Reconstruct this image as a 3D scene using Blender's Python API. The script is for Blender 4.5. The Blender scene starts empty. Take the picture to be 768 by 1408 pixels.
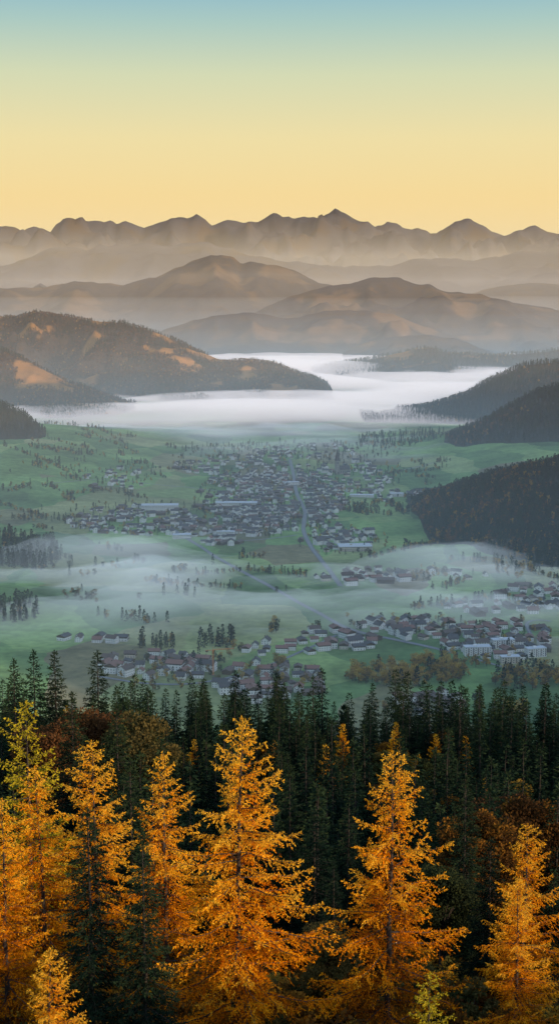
import bpy, math, numpy as np, random
from mathutils import Vector
sc = bpy.context.scene
rng = np.random.default_rng(7)
H = 600.0; F = 1934.0; PITCH = math.radians(8.94)
CP, SP = math.cos(PITCH), math.sin(PITCH)

# ------------------------------------------------------------ helpers
def ray(px, py):
    u = (px-384)/F; v = (py-704)/F
    return np.array([u, CP - v*SP, -SP - v*CP])
def at_dist(px, py, y):
    d = ray(px, py); t = y/d[1]
    return (d[0]*t, y, H + d[2]*t)
def gp(px, py, z=0.0):
    d = ray(px, py); t = (z-H)/d[2]
    return (d[0]*t, d[1]*t)

def _hash(ix, iy, seed):
    n = (ix.astype(np.int64)*374761393 + iy.astype(np.int64)*668265263 + seed*974634777) & 0xFFFFFFFF
    n = ((n ^ (n >> 13))*1274126177) & 0xFFFFFFFF
    n = ((n ^ (n >> 16))*2246822519) & 0xFFFFFFFF
    return ((n ^ (n >> 15)) & 0xFFFFFF)/float(0xFFFFFF)
def vnoise(x, y, seed=0):
    x = np.asarray(x, float); y = np.asarray(y, float)
    ix = np.floor(x); iy = np.floor(y); fx = x-ix; fy = y-iy
    fx = fx*fx*fx*(fx*(fx*6-15)+10); fy = fy*fy*fy*(fy*(fy*6-15)+10)
    a = _hash(ix, iy, seed); b = _hash(ix+1, iy, seed); c = _hash(ix, iy+1, seed); d = _hash(ix+1, iy+1, seed)
    return (a*(1-fx)+b*fx)*(1-fy) + (c*(1-fx)+d*fx)*fy
def fbm(x, y, seed=0, o=5):
    s = 0; a = .5; n = 0
    for i in range(o):
        s = s + a*(vnoise(x, y, seed+i*17)*2-1); n += a
        x = np.asarray(x)*2.03+3.1; y = np.asarray(y)*2.03-1.7; a *= .5
    return s/n
def ridged(x, y, seed=0, o=5):
    s = 0; a = .5; n = 0
    for i in range(o):
        s = s + a*(1-np.abs(vnoise(x, y, seed+i*17)*2-1)); n += a
        x = np.asarray(x)*2.03+3.1; y = np.asarray(y)*2.03-1.7; a *= .5
    return s/n
def sst(a, b, x):
    t = np.clip((x-a)/(b-a), 0, 1); return t*t*(3-2*t)

# ------------------------------------------------------------ materials
def newmat(name):
    m = bpy.data.materials.new(name); m.use_nodes = True
    nt = m.node_tree; nt.nodes.clear()
    out = nt.nodes.new('ShaderNodeOutputMaterial')
    return m, nt, out
def N(nt, t, **k):
    n = nt.nodes.new(t)
    for a, b in k.items():
        if a in n.inputs: n.inputs[a].default_value = b
        else: setattr(n, a, b)
    return n
def ramp(nt, fac, stops):
    r = nt.nodes.new('ShaderNodeValToRGB'); e = r.color_ramp.elements
    while len(e) < len(stops): e.new(0.5)
    for i, (p, c) in enumerate(stops):
        e[i].position = p; e[i].color = (*c, 1)
    nt.links.new(fac, r.inputs[0]); return r
def mixc(nt, f, a, b, mode='MIX'):
    m = nt.nodes.new('ShaderNodeMix'); m.data_type = 'RGBA'; m.blend_type = mode
    for s, v in ((m.inputs[0], f), (m.inputs[6], a), (m.inputs[7], b)):
        if isinstance(v, bpy.types.NodeSocket): nt.links.new(v, s)
        elif isinstance(v, (int, float)): s.default_value = v
        else: s.default_value = (*v, 1)
    return m.outputs[2]
def noise(nt, scale, detail=4, coord='Object', rough=.6):
    tc = nt.nodes.new('ShaderNodeTexCoord'); n = nt.nodes.new('ShaderNodeTexNoise')
    n.inputs['Scale'].default_value = scale; n.inputs['Detail'].default_value = detail
    n.inputs['Roughness'].default_value = rough
    nt.links.new(tc.outputs[coord], n.inputs['Vector']); return n.outputs[0]

def foliage(name, cols, transl=0.35, nscale=0.5, rnd=0.5):
    m, nt, out = newmat(name)
    oi = nt.nodes.new('ShaderNodeObjectInfo')
    n = noise(nt, nscale, 3)
    at = nt.nodes.new('ShaderNodeAttribute'); at.attribute_name = 'tint'
    ma = N(nt, 'ShaderNodeMath', operation='MULTIPLY_ADD'); nt.links.new(oi.outputs['Random'], ma.inputs[0]); ma.inputs[1].default_value = rnd; ma.inputs[2].default_value = -rnd/2
    mb = N(nt, 'ShaderNodeMath', operation='ADD'); nt.links.new(ma.outputs[0], mb.inputs[0]); nt.links.new(n, mb.inputs[1])
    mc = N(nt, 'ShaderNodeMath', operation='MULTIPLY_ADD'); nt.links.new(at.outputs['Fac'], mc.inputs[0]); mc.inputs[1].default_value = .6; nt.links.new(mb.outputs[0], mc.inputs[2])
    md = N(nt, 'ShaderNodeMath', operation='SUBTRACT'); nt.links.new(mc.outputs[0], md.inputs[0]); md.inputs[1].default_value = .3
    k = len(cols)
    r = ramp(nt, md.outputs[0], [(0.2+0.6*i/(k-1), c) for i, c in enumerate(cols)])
    d = nt.nodes.new('ShaderNodeBsdfDiffuse'); t = nt.nodes.new('ShaderNodeBsdfTranslucent'); mx = nt.nodes.new('ShaderNodeMixShader')
    mx.inputs[0].default_value = transl
    nt.links.new(r.outputs[0], d.inputs[0]); nt.links.new(r.outputs[0], t.inputs[0])
    nt.links.new(d.outputs[0], mx.inputs[1]); nt.links.new(t.outputs[0], mx.inputs[2]); nt.links.new(mx.outputs[0], out.inputs[0])
    return m
def plain(name, c1, c2=None, scale=1.0, rough=.8, metal=0):
    m, nt, out = newmat(name)
    b = nt.nodes.new('ShaderNodeBsdfPrincipled'); b.inputs['Roughness'].default_value = rough; b.inputs['Metallic'].default_value = metal
    if c2 is None: c2 = tuple(x*.7 for x in c1)
    r = ramp(nt, noise(nt, scale, 5), [(.3, c2), (.7, c1)])
    nt.links.new(r.outputs[0], b.inputs['Base Color']); nt.links.new(b.outputs[0], out.inputs[0])
    return m
M_bark = plain('bark', (.05, .035, .025), (.02, .015, .012), 3)
M_larch = foliage('larch_needles_golden', [(.12, .035, .004), (.46, .14, .004), (.86, .29, .006), (.97, .43, .010), (.97, .54, .04)], .42, .35, .2)
M_larchy = foliage('larch_needles_yellowgreen', [(.20, .16, .01), (.48, .37, .02), (.65, .5, .03)], .4, .4, .2)
M_spruce = foliage('spruce_needles', [(.004, .010, .008), (.011, .024, .015), (.028, .045, .02)], .12, .4, .5)
M_autumn = foliage('autumn_leaves', [(.06, .03, .012), (.18, .08, .016), (.36, .16, .02), (.42, .25, .04)], .35, .3, .8)
M_gold = foliage('golden_birch_leaves', [(.14, .085, .025), (.30, .17, .035), (.46, .28, .05), (.50, .34, .07)], .35, .3, .7)
M_oliv = foliage('dull_leaves', [(.025, .033, .016), (.05, .062, .022), (.12, .09, .03)], .3, .3, .8)
M_twig = foliage('dry_undergrowth', [(.05, .025, .01), (.16, .07, .016), (.32, .15, .025)], .3, .3, .7)
M_brown = foliage('brown_hill_leaves', [(.04, .022, .014), (.095, .045, .02), (.17, .075, .025)], .3, .01, .8)

# ------------------------------------------------------------ mesh building
def obj_from(name, verts, faces, mats, fmat=None, tint=None, link=True, smooth=False):
    me = bpy.data.meshes.new(name)
    verts = np.asarray(verts, np.float32)
    nf, k = faces.shape
    me.vertices.add(len(verts)); me.vertices.foreach_set('co', verts.ravel())
    me.loops.add(nf*k); me.loops.foreach_set('vertex_index', faces.astype(np.int32).ravel())
    me.polygons.add(nf); me.polygons.foreach_set('loop_start', np.arange(nf, dtype=np.int32)*k)
    me.polygons.foreach_set('loop_total', np.full(nf, k, np.int32))
    me.update(calc_edges=True)
    for m in mats: me.materials.append(m)
    if fmat is not None: me.polygons.foreach_set('material_index', np.asarray(fmat, np.int32))
    if smooth: me.polygons.foreach_set('use_smooth', np.ones(len(me.polygons), bool))
    if tint is not None:
        a = me.attributes.new('tint', 'FLOAT', 'POINT'); a.data.foreach_set('value', np.asarray(tint, np.float32))
    me.update()
    o = bpy.data.objects.new(name, me)
    if link: sc.collection.objects.link(o)
    return o

class TB:
    def __init__(s): s.v = []; s.f = []; s.m = []; s.t = []; s.n = 0
    def add(s, v, f, m, tint):
        v = np.asarray(v, float).reshape(-1, 3); f = np.asarray(f, int).reshape(-1, 3)
        s.v.append(v); s.f.append(f+s.n); s.m.append(np.full(len(f), m)); s.n += len(v)
        s.t.append(np.broadcast_to(np.asarray(tint, float), (len(v),)).copy())
    def tube(s, pts, rad, sides=4, m=0):
        pts = np.asarray(pts, float); k = len(pts)
        d = np.gradient(pts, axis=0); d /= np.linalg.norm(d, axis=1)[:, None]+1e-9
        ref = np.array([0, 0, 1.]) if abs(d[0][2]) < .8 else np.array([1., 0, 0])
        a = np.cross(d, ref); a /= np.linalg.norm(a, axis=1)[:, None]+1e-9; b = np.cross(d, a)
        th = np.arange(sides)*2*np.pi/sides; rad = np.broadcast_to(rad, (k,))
        v = pts[:, None]+rad[:, None, None]*(np.cos(th)[None, :, None]*a[:, None]+np.sin(th)[None, :, None]*b[:, None])
        f = []
        for i in range(k-1):
            for j in range(sides):
                p = i*sides+j; q = i*sides+(j+1) % sides
                f += [(p, q, p+sides), (q, q+sides, p+sides)]
        s.add(v.reshape(-1, 3), f, m, .5)
    def cards(s, base, dirs, ln, wd, m=1, tint=.5):
        n = len(base); d = dirs/(np.linalg.norm(dirs, axis=1)[:, None]+1e-9)
        r = rng.normal(size=(n, 3)); w = np.cross(d, r); w /= np.linalg.norm(w, axis=1)[:, None]+1e-9
        ln = np.broadcast_to(ln, (n,))[:, None]; wd = np.broadcast_to(wd, (n,))[:, None]
        v = np.stack([base-w*wd*.25, base+d*ln*.55+w*wd, base+d*ln, base+d*ln*.5-w*wd], 1).reshape(-1, 3)
        i = np.arange(n)[:, None]*4
        f = np.concatenate([i+np.array([[0, 1, 2]]), i+np.array([[0, 2, 3]])], 0)
        t = np.repeat(np.broadcast_to(tint, (n,)), 4)
        s.v.append(v); s.f.append(f+s.n); s.m.append(np.full(len(f), m)); s.n += len(v); s.t.append(t.copy())
    def build(s, name, mats, link=False):
        return obj_from(name, np.concatenate(s.v), np.concatenate(s.f), mats, np.concatenate(s.m), np.concatenate(s.t), link)

def conifer(name, seed, Ht, R, nb, mats, kind='larch', step=.12, card=(.32, .05), t0=.1, bl=5.0, dens=1, link=False, wood=True):
    global rng
    keep = rng; rng = np.random.default_rng(seed); r = rng
    T = TB()
    ks = np.linspace(0, 1, 12)
    bx = np.cumsum(r.normal(0, .06, 12)); by = np.cumsum(r.normal(0, .06, 12))
    sp = np.stack([bx*(Ht/25), by*(Ht/25), ks*Ht], 1)
    T.tube(sp, np.maximum(.013*Ht*(1-ks)**.9, .02), 7 if wood else 4)
    asym = r.uniform(0, 6.28)
    for i in range(nb):
        t = t0+(1-t0)*((i+r.random())/nb)**.92
        t = min(t, .985)
        az = i*2.39996+r.normal(0, .4)
        if kind == 'larch':
            prof = (1-t)**.76*(.75+.25*min(1, (t-t0)/.22+.35))*(1+.12*math.cos(az-asym))
            L = R*1.2*prof*(r.uniform(.75, 1.15) if r.random() < .75 else r.uniform(.35, .7))+.2
            a = -.10+.85*t**2+r.normal(0, .09); b = .45; c = .42
        else:
            prof = (1-t)**.85
            L = R*1.05*prof*r.uniform(.72, 1.1)+.15
            a = -.25+.8*t**2.5+r.normal(0, .05); b = .42; c = .30
        s = np.linspace(0, 1, 7)
        az2 = az+np.cumsum(r.normal(0, .05, 7))*1.0
        cx = np.interp(t, ks, sp[:, 0]); cy = np.interp(t, ks, sp[:, 1])
        P = np.stack([cx+np.cos(az2)*L*s, cy+np.sin(az2)*L*s, t*Ht+L*(a*s-b*s**2+c*s**3)], 1)
        if wood: T.tube(P, .012*L*(1-s*.9)+.008, 3)
        nbl = max(3, int(L*bl))
        sj = np.clip((np.arange(nbl)+r.random(nbl))/nbl, .12 if kind == 'larch' else .08, 1)
        Q = np.stack([np.interp(sj, s, P[:, k]) for k in range(3)], 1)
        side = np.where(np.arange(nbl) % 2 == 0, 1, -1)
        ang = az+side*r.uniform(.45, 1.1, nbl)
        lb = (.36*L*(1-sj)**.7+.2)*r.uniform(.5, 1.2, nbl)
        lb = np.minimum(lb, 1.7)
        if kind == 'larch': dr = r.uniform(-.6, .05, nbl)-.15*(1-t)
        else: dr = r.uniform(-.65, -.1, nbl)+.5*(t > .85)
        D = np.stack([np.cos(ang), np.sin(ang), dr], 1)
        if wood and dens >= 1:
            for q in range(0, nbl):
                e = Q[q]+D[q]*lb[q]; w = np.array([0, 0, .012])
                T.add([Q[q]-w, Q[q]+w, e], [(0, 1, 2)], 0, .5)
        cnt = np.maximum(1, (lb/step).astype(int)); rep = np.repeat(np.arange(nbl), cnt)
        off = r.random(len(rep))
        B = Q[rep]+D[rep]*(lb[rep]*off)[:, None]; B[:, 2] -= .12*(lb[rep]*off)**2
        na = max(2, int(L/step*.8)); so = r.random(na)**.6
        B2 = np.stack([np.interp(so, s, P[:, k]) for k in range(3)], 1)
        D2 = np.tile(np.array([np.cos(az), np.sin(az), .1]), (na, 1))
        BB = np.concatenate([B, B2]); DD = np.concatenate([D[rep], D2])
        DD = DD+r.normal(0, .6 if kind == 'larch' else .42, DD.shape)
        if kind == 'larch': DD[:, 2] += .2
        n = len(BB)
        rad_ = np.concatenate([sj[rep], so])
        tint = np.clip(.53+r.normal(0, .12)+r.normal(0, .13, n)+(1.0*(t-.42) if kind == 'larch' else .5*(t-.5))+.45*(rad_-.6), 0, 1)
        T.cards(BB, DD, card[0]*r.uniform(.6, 1.3, n), card[1]*r.uniform(.7, 1.3, n), 1, tint)
    n = 10 if dens < 1 else 50
    B = np.zeros((n, 3)); B[:, 0] = sp[-1, 0]; B[:, 1] = sp[-1, 1]; B[:, 2] = Ht*(1-.06*r.random(n))
    T.cards(B, np.array([[0, 0, .9]])+r.normal(0, .5, (n, 3)), card[0], card[1], 1, .8)
    o = T.build(name, mats, link); rng = keep
    return o

def broadleaf(name, seed, Ht, R, nl, ncard, card, mats, link=False):
    global rng
    keep = rng; rng = np.random.default_rng(seed); r = rng
    T = TB()
    ks = np.linspace(0, 1, 6)
    T.tube(np.stack([.3*np.sin(ks*2), .2*ks, ks*Ht*.7], 1), .02*Ht*(1-ks*.85), 6)
    per = ncard//nl
    for i in range(nl):
        z = Ht*r.uniform(.3, .92); rr = R*math.sqrt(max(.05, 1-((z/Ht-.52)/.5)**2))*r.uniform(.25, .8); az = i*2.4+r.normal(0, .3)
        c = np.array([math.cos(az)*rr, math.sin(az)*rr, z]); z0 = z*.55
        pts = np.array([[0.1, 0, z0], [c[0]*.5, c[1]*.5, (z0+z)/2+.1*Ht*.3], c])
        T.tube(pts, [.008*Ht, .005*Ht, .001*Ht], 4)
        lr = R*r.uniform(.22, .45)
        d = r.normal(size=(per, 3)); d /= np.linalg.norm(d, axis=1)[:, None]
        B = c+d*lr*(r.random(per)**.45)[:, None]*np.array([1, 1, .75])
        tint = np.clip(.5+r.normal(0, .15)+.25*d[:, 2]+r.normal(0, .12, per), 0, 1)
        T.cards(B, d+r.normal(0, .9, d.shape), card*r.uniform(.6, 1.3, per), card*.35*r.uniform(.7, 1.3, per), 1, tint)
    o = T.build(name, mats, link); rng = keep
    return o

def coll(name, objs):
    c = bpy.data.collections.new(name)
    for o in objs: c.objects.link(o)
    return c
def scatter(name, P, scl, idx, cl, rot=None):
    P = np.asarray(P, np.float32); n = len(P)
    me = bpy.data.meshes.new(name); me.vertices.add(n); me.vertices.foreach_set('co', P.ravel())
    for an, ty, val in (('sc', 'FLOAT', scl), ('ix', 'INT', idx), ('rz', 'FLOAT', rng.random(n)*6.283 if rot is None else rot)):
        a = me.attributes.new(an, ty, 'POINT')
        a.data.foreach_set('value', np.asarray(val, np.float32 if ty == 'FLOAT' else np.int32))
    o = bpy.data.objects.new(name, me); sc.collection.objects.link(o)
    ng = bpy.data.node_groups.new(name, 'GeometryNodeTree')
    ng.interface.new_socket('Geometry', in_out='INPUT', socket_type='NodeSocketGeometry')
    ng.interface.new_socket('Geometry', in_out='OUTPUT', socket_type='NodeSocketGeometry')
    gi = ng.nodes.new('NodeGroupInput'); go = ng.nodes.new('NodeGroupOutput')
    ip = ng.nodes.new('GeometryNodeInstanceOnPoints'); ci = ng.nodes.new('GeometryNodeCollectionInfo')
    ci.inputs['Collection'].default_value = cl; ci.inputs['Separate Children'].default_value = True; ci.inputs['Reset Children'].default_value = True
    ip.inputs['Pick Instance'].default_value = True
    def na(nm, dt):
        a = ng.nodes.new('GeometryNodeInputNamedAttribute'); a.data_type = dt; a.inputs['Name'].default_value = nm; return a.outputs['Attribute']
    cx = ng.nodes.new('ShaderNodeCombineXYZ'); L = ng.links.new
    L(na('rz', 'FLOAT'), cx.inputs[2]); L(cx.outputs[0], ip.inputs['Rotation'])
    L(na('sc', 'FLOAT'), ip.inputs['Scale']); L(na('ix', 'INT'), ip.inputs['Instance Index'])
    L(gi.outputs[0], ip.inputs['Points']); L(ci.outputs[0], ip.inputs['Instance']); L(ip.outputs[0], go.inputs[0])
    mo = o.modifiers.new('scatter', 'NODES'); mo.node_group = ng
    return o

far_set = coll('distant_tree_kinds', [
    conifer('a_conifer', 1, 25, 3.6, 26, [M_bark, M_spruce], 'spruce', 1.3, (2.6, .75), .05, .8, .5, wood=False),
    conifer('b_conifer', 2, 22, 3.8, 24, [M_bark, M_spruce], 'spruce', 1.3, (2.6, .8), .05, .8, .5, wood=False),
    broadleaf('c_autumn_tree', 3, 18, 6.5, 12, 420, 1.5, [M_bark, M_gold]),
    broadleaf('d_dull_tree', 4, 16, 6, 10, 300, 1.7, [M_bark, M_oliv])])
brown_set = coll('hill_tree_kinds', [
    conifer('a_conifer', 1, 25, 3.6, 26, [M_bark, M_spruce], 'spruce', 1.3, (2.6, .75), .05, .8, .5, wood=False),
    conifer('b_conifer', 2, 22, 3.8, 24, [M_bark, M_spruce], 'spruce', 1.3, (2.6, .8), .05, .8, .5, wood=False),
    broadleaf('c_brown_tree', 5, 18, 6.5, 8, 140, 2.4, [M_bark, M_brown]),
    broadleaf('d_brown_tree', 6, 16, 6, 8, 140, 2.4, [M_bark, M_autumn])])
mid_set = coll('midground_tree_kinds', [
    conifer('a_spruce', 11, 25, 5.0, 90, [M_bark, M_spruce], 'spruce', .18, (.75, .12), .06, 3.2, .5),
    conifer('b_spruce', 12, 25, 4.2, 85, [M_bark, M_spruce], 'spruce', .18, (.75, .12), .06, 3.2, .5),
    conifer('c_spruce', 13, 25, 5.6, 90, [M_bark, M_spruce], 'spruce', .18, (.75, .12), .06, 3.2, .5),
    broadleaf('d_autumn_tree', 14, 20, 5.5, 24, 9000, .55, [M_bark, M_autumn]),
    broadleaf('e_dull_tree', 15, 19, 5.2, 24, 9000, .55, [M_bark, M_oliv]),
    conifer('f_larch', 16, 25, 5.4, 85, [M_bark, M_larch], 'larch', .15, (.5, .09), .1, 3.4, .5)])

# ------------------------------------------------------------ ground
FY = np.array([-3000, -500, -20, 30, 60, 100, 140, 200, 300, 400, 480, 1000, 1900, 2100, 1e6])
FZ = np.array([60, 50, -3, -28, -42, -58, -74, -98, -122, -142, -160, -400, -608, -640, -700.])+H
def valley(x, y):
    x = np.asarray(x, float); y = np.asarray(y, float)
    z = 7*fbm(x/420, y/420, 5, 3)
    z = z+75*sst(200, 1100, -x)*sst(3500, 4600, y)*(1-sst(5600, 6400, y))
    z = z+70*sst(380, 1000, x)*sst(3900, 4700, y)*(1-sst(5600, 6400, y))
    z = z+34*np.exp(-((x+690)/190)**2-((y-3230)/150)**2)
    z = z+24*np.exp(-((x+560)/160)**2-((y-2700)/120)**2)
    return z
def ground(x, y):
    x = np.asarray(x, float); y = np.asarray(y, float)
    f = np.interp(y, FY, FZ)+2.5*fbm(x/60, y/60, 9, 3)*sst(20, 60, np.abs(y))-.02*np.abs(x)
    f = f+14*sst(50, 160, -x)*sst(250, 420, y)*(1-sst(500, 700, y))
    return np.maximum(f, valley(x, y))
def grow(a, b, s0, g):
    r = [a]; s = s0
    while r[-1] < b: r.append(r[-1]+s); s *= g
    return np.array(r[1:])
ys = np.concatenate([np.arange(-800, 0, 80), np.arange(0, 600, 10), np.arange(600, 2000, 40), np.arange(2000, 6400, 25), grow(6400, 90000, 40, 1.07)])
xp = np.concatenate([np.arange(0, 300, 12), np.arange(300, 1500, 25), grow(1500, 60000, 40, 1.1)])
xs = np.concatenate([-xp[::-1][:-1], xp])
def gridmesh(name, xs, ys, fn, mats, forest=None):
    X, Y = np.meshgrid(xs, ys); Z = fn(X, Y)
    ny, nx = X.shape; I = np.arange(ny*nx).reshape(ny, nx)
    Fc = np.stack([I[:-1, :-1], I[:-1, 1:], I[1:, 1:], I[1:, :-1]], -1).reshape(-1, 4)
    t = None if forest is None else forest(X, Y).ravel()
    return obj_from(name, np.stack([X, Y, Z], -1).reshape(-1, 3), Fc, mats, tint=t, smooth=True)

m, nt, out = newmat('valley_meadow')
tc = nt.nodes.new('ShaderNodeTexCoord')
mp = nt.nodes.new('ShaderNodeMapping'); mp.inputs['Rotation'].default_value = (0, 0, .5); mp.inputs['Scale'].default_value = (1, .55, 1)
nt.links.new(tc.outputs['Object'], mp.inputs[0])
wn = nt.nodes.new('ShaderNodeTexNoise'); wn.inputs['Scale'].default_value = .006; nt.links.new(tc.outputs['Object'], wn.inputs['Vector'])
wm = nt.nodes.new('ShaderNodeVectorMath'); wm.operation = 'MULTIPLY_ADD'; nt.links.new(wn.outputs['Color'], wm.inputs[0]); wm.inputs[1].default_value = (90, 90, 0); nt.links.new(mp.outputs[0], wm.inputs[2])
vo = nt.nodes.new('ShaderNodeTexVoronoi'); vo.inputs['Scale'].default_value = .0065; nt.links.new(wm.outputs[0], vo.inputs['Vector'])
sx = nt.nodes.new('ShaderNodeSeparateColor'); nt.links.new(vo.outputs['Color'], sx.inputs[0])
fields = ramp(nt, sx.outputs[0], [(.1, (.12, .21, .085)), (.35, (.18, .31, .11)), (.55, (.23, .37, .13)), (.75, (.31, .34, .16)), (.9, (.21, .18, .11)), (.97, (.13, .23, .09))])
n1 = noise(nt, .004, 6); dark = ramp(nt, n1, [(.35, (.55, .56, .56)), (.6, (1.18, 1.15, 1.1))])
c = mixc(nt, 1.0, fields.outputs[0], dark.outputs[0], 'MULTIPLY')
n2 = noise(nt, .05, 6); d2 = ramp(nt, n2, [(.3, (.65, .65, .6)), (.7, (1.15, 1.1, 1.05))])
c = mixc(nt, 1.0, c, d2.outputs[0], 'MULTIPLY')
sy = nt.nodes.new('ShaderNodeSeparateXYZ'); nt.links.new(tc.outputs['Object'], sy.inputs[0])
lt = N(nt, 'ShaderNodeMapRange'); nt.links.new(sy.outputs[2], lt.inputs[0]); lt.inputs[1].default_value = 90; lt.inputs[2].default_value = 160
fl = ramp(nt, noise(nt, .4, 6), [(.3, (.012, .012, .007)), (.6, (.04, .025, .012)), (.8, (.07, .04, .015))])
c = mixc(nt, lt.outputs[0], c, fl.outputs[0])
d = nt.nodes.new('ShaderNodeBsdfDiffuse'); nt.links.new(c, d.inputs[0]); nt.links.new(d.outputs[0], out.inputs[0])
M_ground = m
gridmesh('ground', xs, ys, ground, [M_ground])

# ------------------------------------------------------------ hills
def hillmat(name, forest, meadow, s=.01, extra=(.10, .055, .02), amt=.5):
    m, nt, out = newmat(name)
    a = nt.nodes.new('ShaderNodeAttribute'); a.attribute_name = 'tint'
    f = ramp(nt, noise(nt, s, 8, rough=.7), [(.35, forest), (.5, tuple(x*1.5 for x in forest)), (.62, tuple(np.array(forest)*(1-amt)+np.array(extra)*amt))])
    g = ramp(nt, noise(nt, s*.7, 7), [(.35, tuple(x*.6 for x in meadow)), (.65, meadow)])
    c = mixc(nt, a.outputs['Fac'], g.outputs[0], f.outputs[0])
    d = nt.nodes.new('ShaderNodeBsdfDiffuse'); nt.links.new(c, d.inputs[0]); nt.links.new(d.outputs[0], out.inputs[0])
    return m
class Hill:
    def __init__(s, pts, wf, wb, seed, rough=.1, spur=.5, jag=0.0, nsc=None, meadow=.5, jw=None, msc=1.0):
        P = np.array([at_dist(px, py, y) for px, py, y in pts]); s.P = P[np.argsort(P[:, 0])]
        s.wf, s.wb, s.seed, s.rough, s.spur, s.jag, s.meadow, s.msc = wf, wb, seed, rough, spur, jag, meadow, msc
        s.nsc = nsc or wf; s.jw = jw or s.nsc/5
    def __call__(s, x, y):
        P = s.P
        zr = np.interp(x, P[:, 0], P[:, 2]); yr = np.interp(x, P[:, 0], P[:, 1])
        zr = zr+s.jag*(fbm(x/s.jw, x*0+.3, s.seed+9, 5)+.6*fbm(x/s.jw*2.5, y/s.jw, s.seed+19, 3)+.6*(ridged(x/s.jw*1.7, y/s.jw*.5, s.seed+29, 3)-.6))
        dy = y-yr; w = np.where(dy < 0, s.wf, s.wb)
        n = fbm(x/s.nsc*1.6, y/s.nsc*.8, s.seed, 4)
        u = np.abs(dy)/w*(1+s.spur*n*1.6)
        g = np.clip(1-u, 0, 1); g = g*g*(3-2*g)*.45+g*.55
        g = np.where(u > 1, 0, g)
        z = np.maximum(zr, 0)*g
        side = sst(0, .22, u)*np.clip(g*2.5, 0, 1)
        z = z+np.maximum(zr, 0)*s.rough*side*(ridged(x/s.nsc*2.6, y/s.nsc*2.6, s.seed+3, 6)-.78)*2.4
        z = z-25*(1-sst(0, .12, g))
        return z
    def forest(s, x, y):
        n = fbm(x/s.nsc*2.2*s.msc, y/s.nsc*2.8*s.msc, s.seed+40, 5)
        return sst(s.meadow-.04, s.meadow+.04, n*.5+.5) if s.meadow > 0 else np.ones_like(x)
    def mesh(s, name, step, mat):
        x = np.arange(s.P[0, 0], s.P[-1, 0]+step, step)
        y = np.arange(s.P[:, 1].min()-s.wf*1.5, s.P[:, 1].max()+s.wb*1.2, step)
        return gridmesh(name, x, y, lambda X, Y: s(X, Y), [mat], s.forest)
    def trees(s, name, sp, mix=(.4, .3, .15, .15), size=1.0, cl=None):
        x0, x1 = s.P[0, 0], s.P[-1, 0]; y0 = s.P[:, 1].min()-s.wf*1.5; y1 = s.P[:, 1].max()+s.wb*.25
        X, Y = np.meshgrid(np.arange(x0, x1, sp), np.arange(y0, y1, sp))
        X = X.ravel()+rng.uniform(-.5, .5, X.size)*sp; Y = Y.ravel()+rng.uniform(-.5, .5, X.size)*sp
        yr = np.interp(X, s.P[:, 0], s.P[:, 1])
        Z = s(X, Y); k = (Z > ground(X, Y)+1) & (s.forest(X, Y) > rng.random(X.size)*.9+.05) & (Y < yr+s.wb*.3)
        X, Y, Z = X[k], Y[k], Z[k]; n = len(X)
        b = fbm(X/s.nsc*4, Y/s.nsc*4, s.seed+80, 3)*.5+.5
        r = rng.random(n); ci = np.array(mix); pb = (ci[2]+ci[3])
        isb = (b*.6+r*.4) < pb+.12
        ix = np.where(isb, np.where(rng.random(n) < ci[2]/(pb+1e-6), 2, 3), np.where(r < .5, 0, 1))
        scatter(name, np.stack([X, Y, Z-.5], 1), size*rng.uniform(.65, 1.15, n), ix, cl or far_set)
        return n

far_m = hillmat('far_mountain_rock', (.04, .038, .042), (.10, .08, .065), .0006)
mid_m = hillmat('distant_hill_forest', (.028, .025, .025), (.15, .09, .05), .004)
nearh_m = hillmat('hill_forest_floor', (.028, .020, .015), (.34, .16, .045), .01)
green_m = hillmat('hill_forest_floor_green', (.02, .022, .016), (.08, .13, .05), .01)

def L(pts, d): return [(a, b, d) for a, b in pts]
R0 = Hill(L([(-700, 330), (-500, 300), (-300, 318), (-150, 300), (-50, 318), (0, 309), (30, 316), (50, 312), (75, 322), (108, 301), (122, 306), (135, 304), (152, 302), (160, 306), (172, 302), (198, 313), (225, 304), (245, 296), (258, 299), (270, 294), (292, 309), (310, 303), (325, 301), (338, 306), (352, 305), (378, 290), (392, 298), (405, 303), (418, 300), (440, 299), (462, 290), (478, 295), (495, 303), (515, 313), (532, 306), (545, 306), (560, 313), (575, 315), (592, 320), (612, 312), (641, 300), (655, 306), (675, 316), (692, 322), (712, 317), (735, 309), (750, 317), (768, 321), (900, 300), (1000, 320), (1200, 298), (1500, 320)], 42000), 9000, 5000, 21, .4, .5, 100, 5000, .25, 700)
R1 = Hill(L([(-700, 350), (-300, 345), (-50, 372), (0, 362), (60, 348), (130, 338), (190, 331), (230, 340), (290, 336), (340, 350), (420, 356), (500, 366), (600, 356), (690, 350), (768, 342), (900, 350), (1200, 330), (1500, 345)], 30000), 6500, 4000, 22, .2, .5, 120, 5000, .3, 1000)
R2 = Hill(L([(-600, 380), (-200, 405), (-50, 399), (0, 397), (60, 397), (105, 388), (130, 386), (170, 392), (215, 380), (240, 368), (265, 357), (290, 350), (305, 351), (320, 352), (332, 362), (345, 358), (375, 365), (410, 374), (440, 388), (480, 400), (560, 425), (640, 450)], 18500), 3600, 3000, 23, .18, .35, 34, 2600, .42, 450, 1.9)
R3b = Hill(L([(520, 430), (600, 415), (650, 402), (690, 392), (730, 389), (768, 392), (900, 380), (1200, 390)], 22000), 3500, 3000, 24, .14, .5, 30, 3000, .4)
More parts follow.
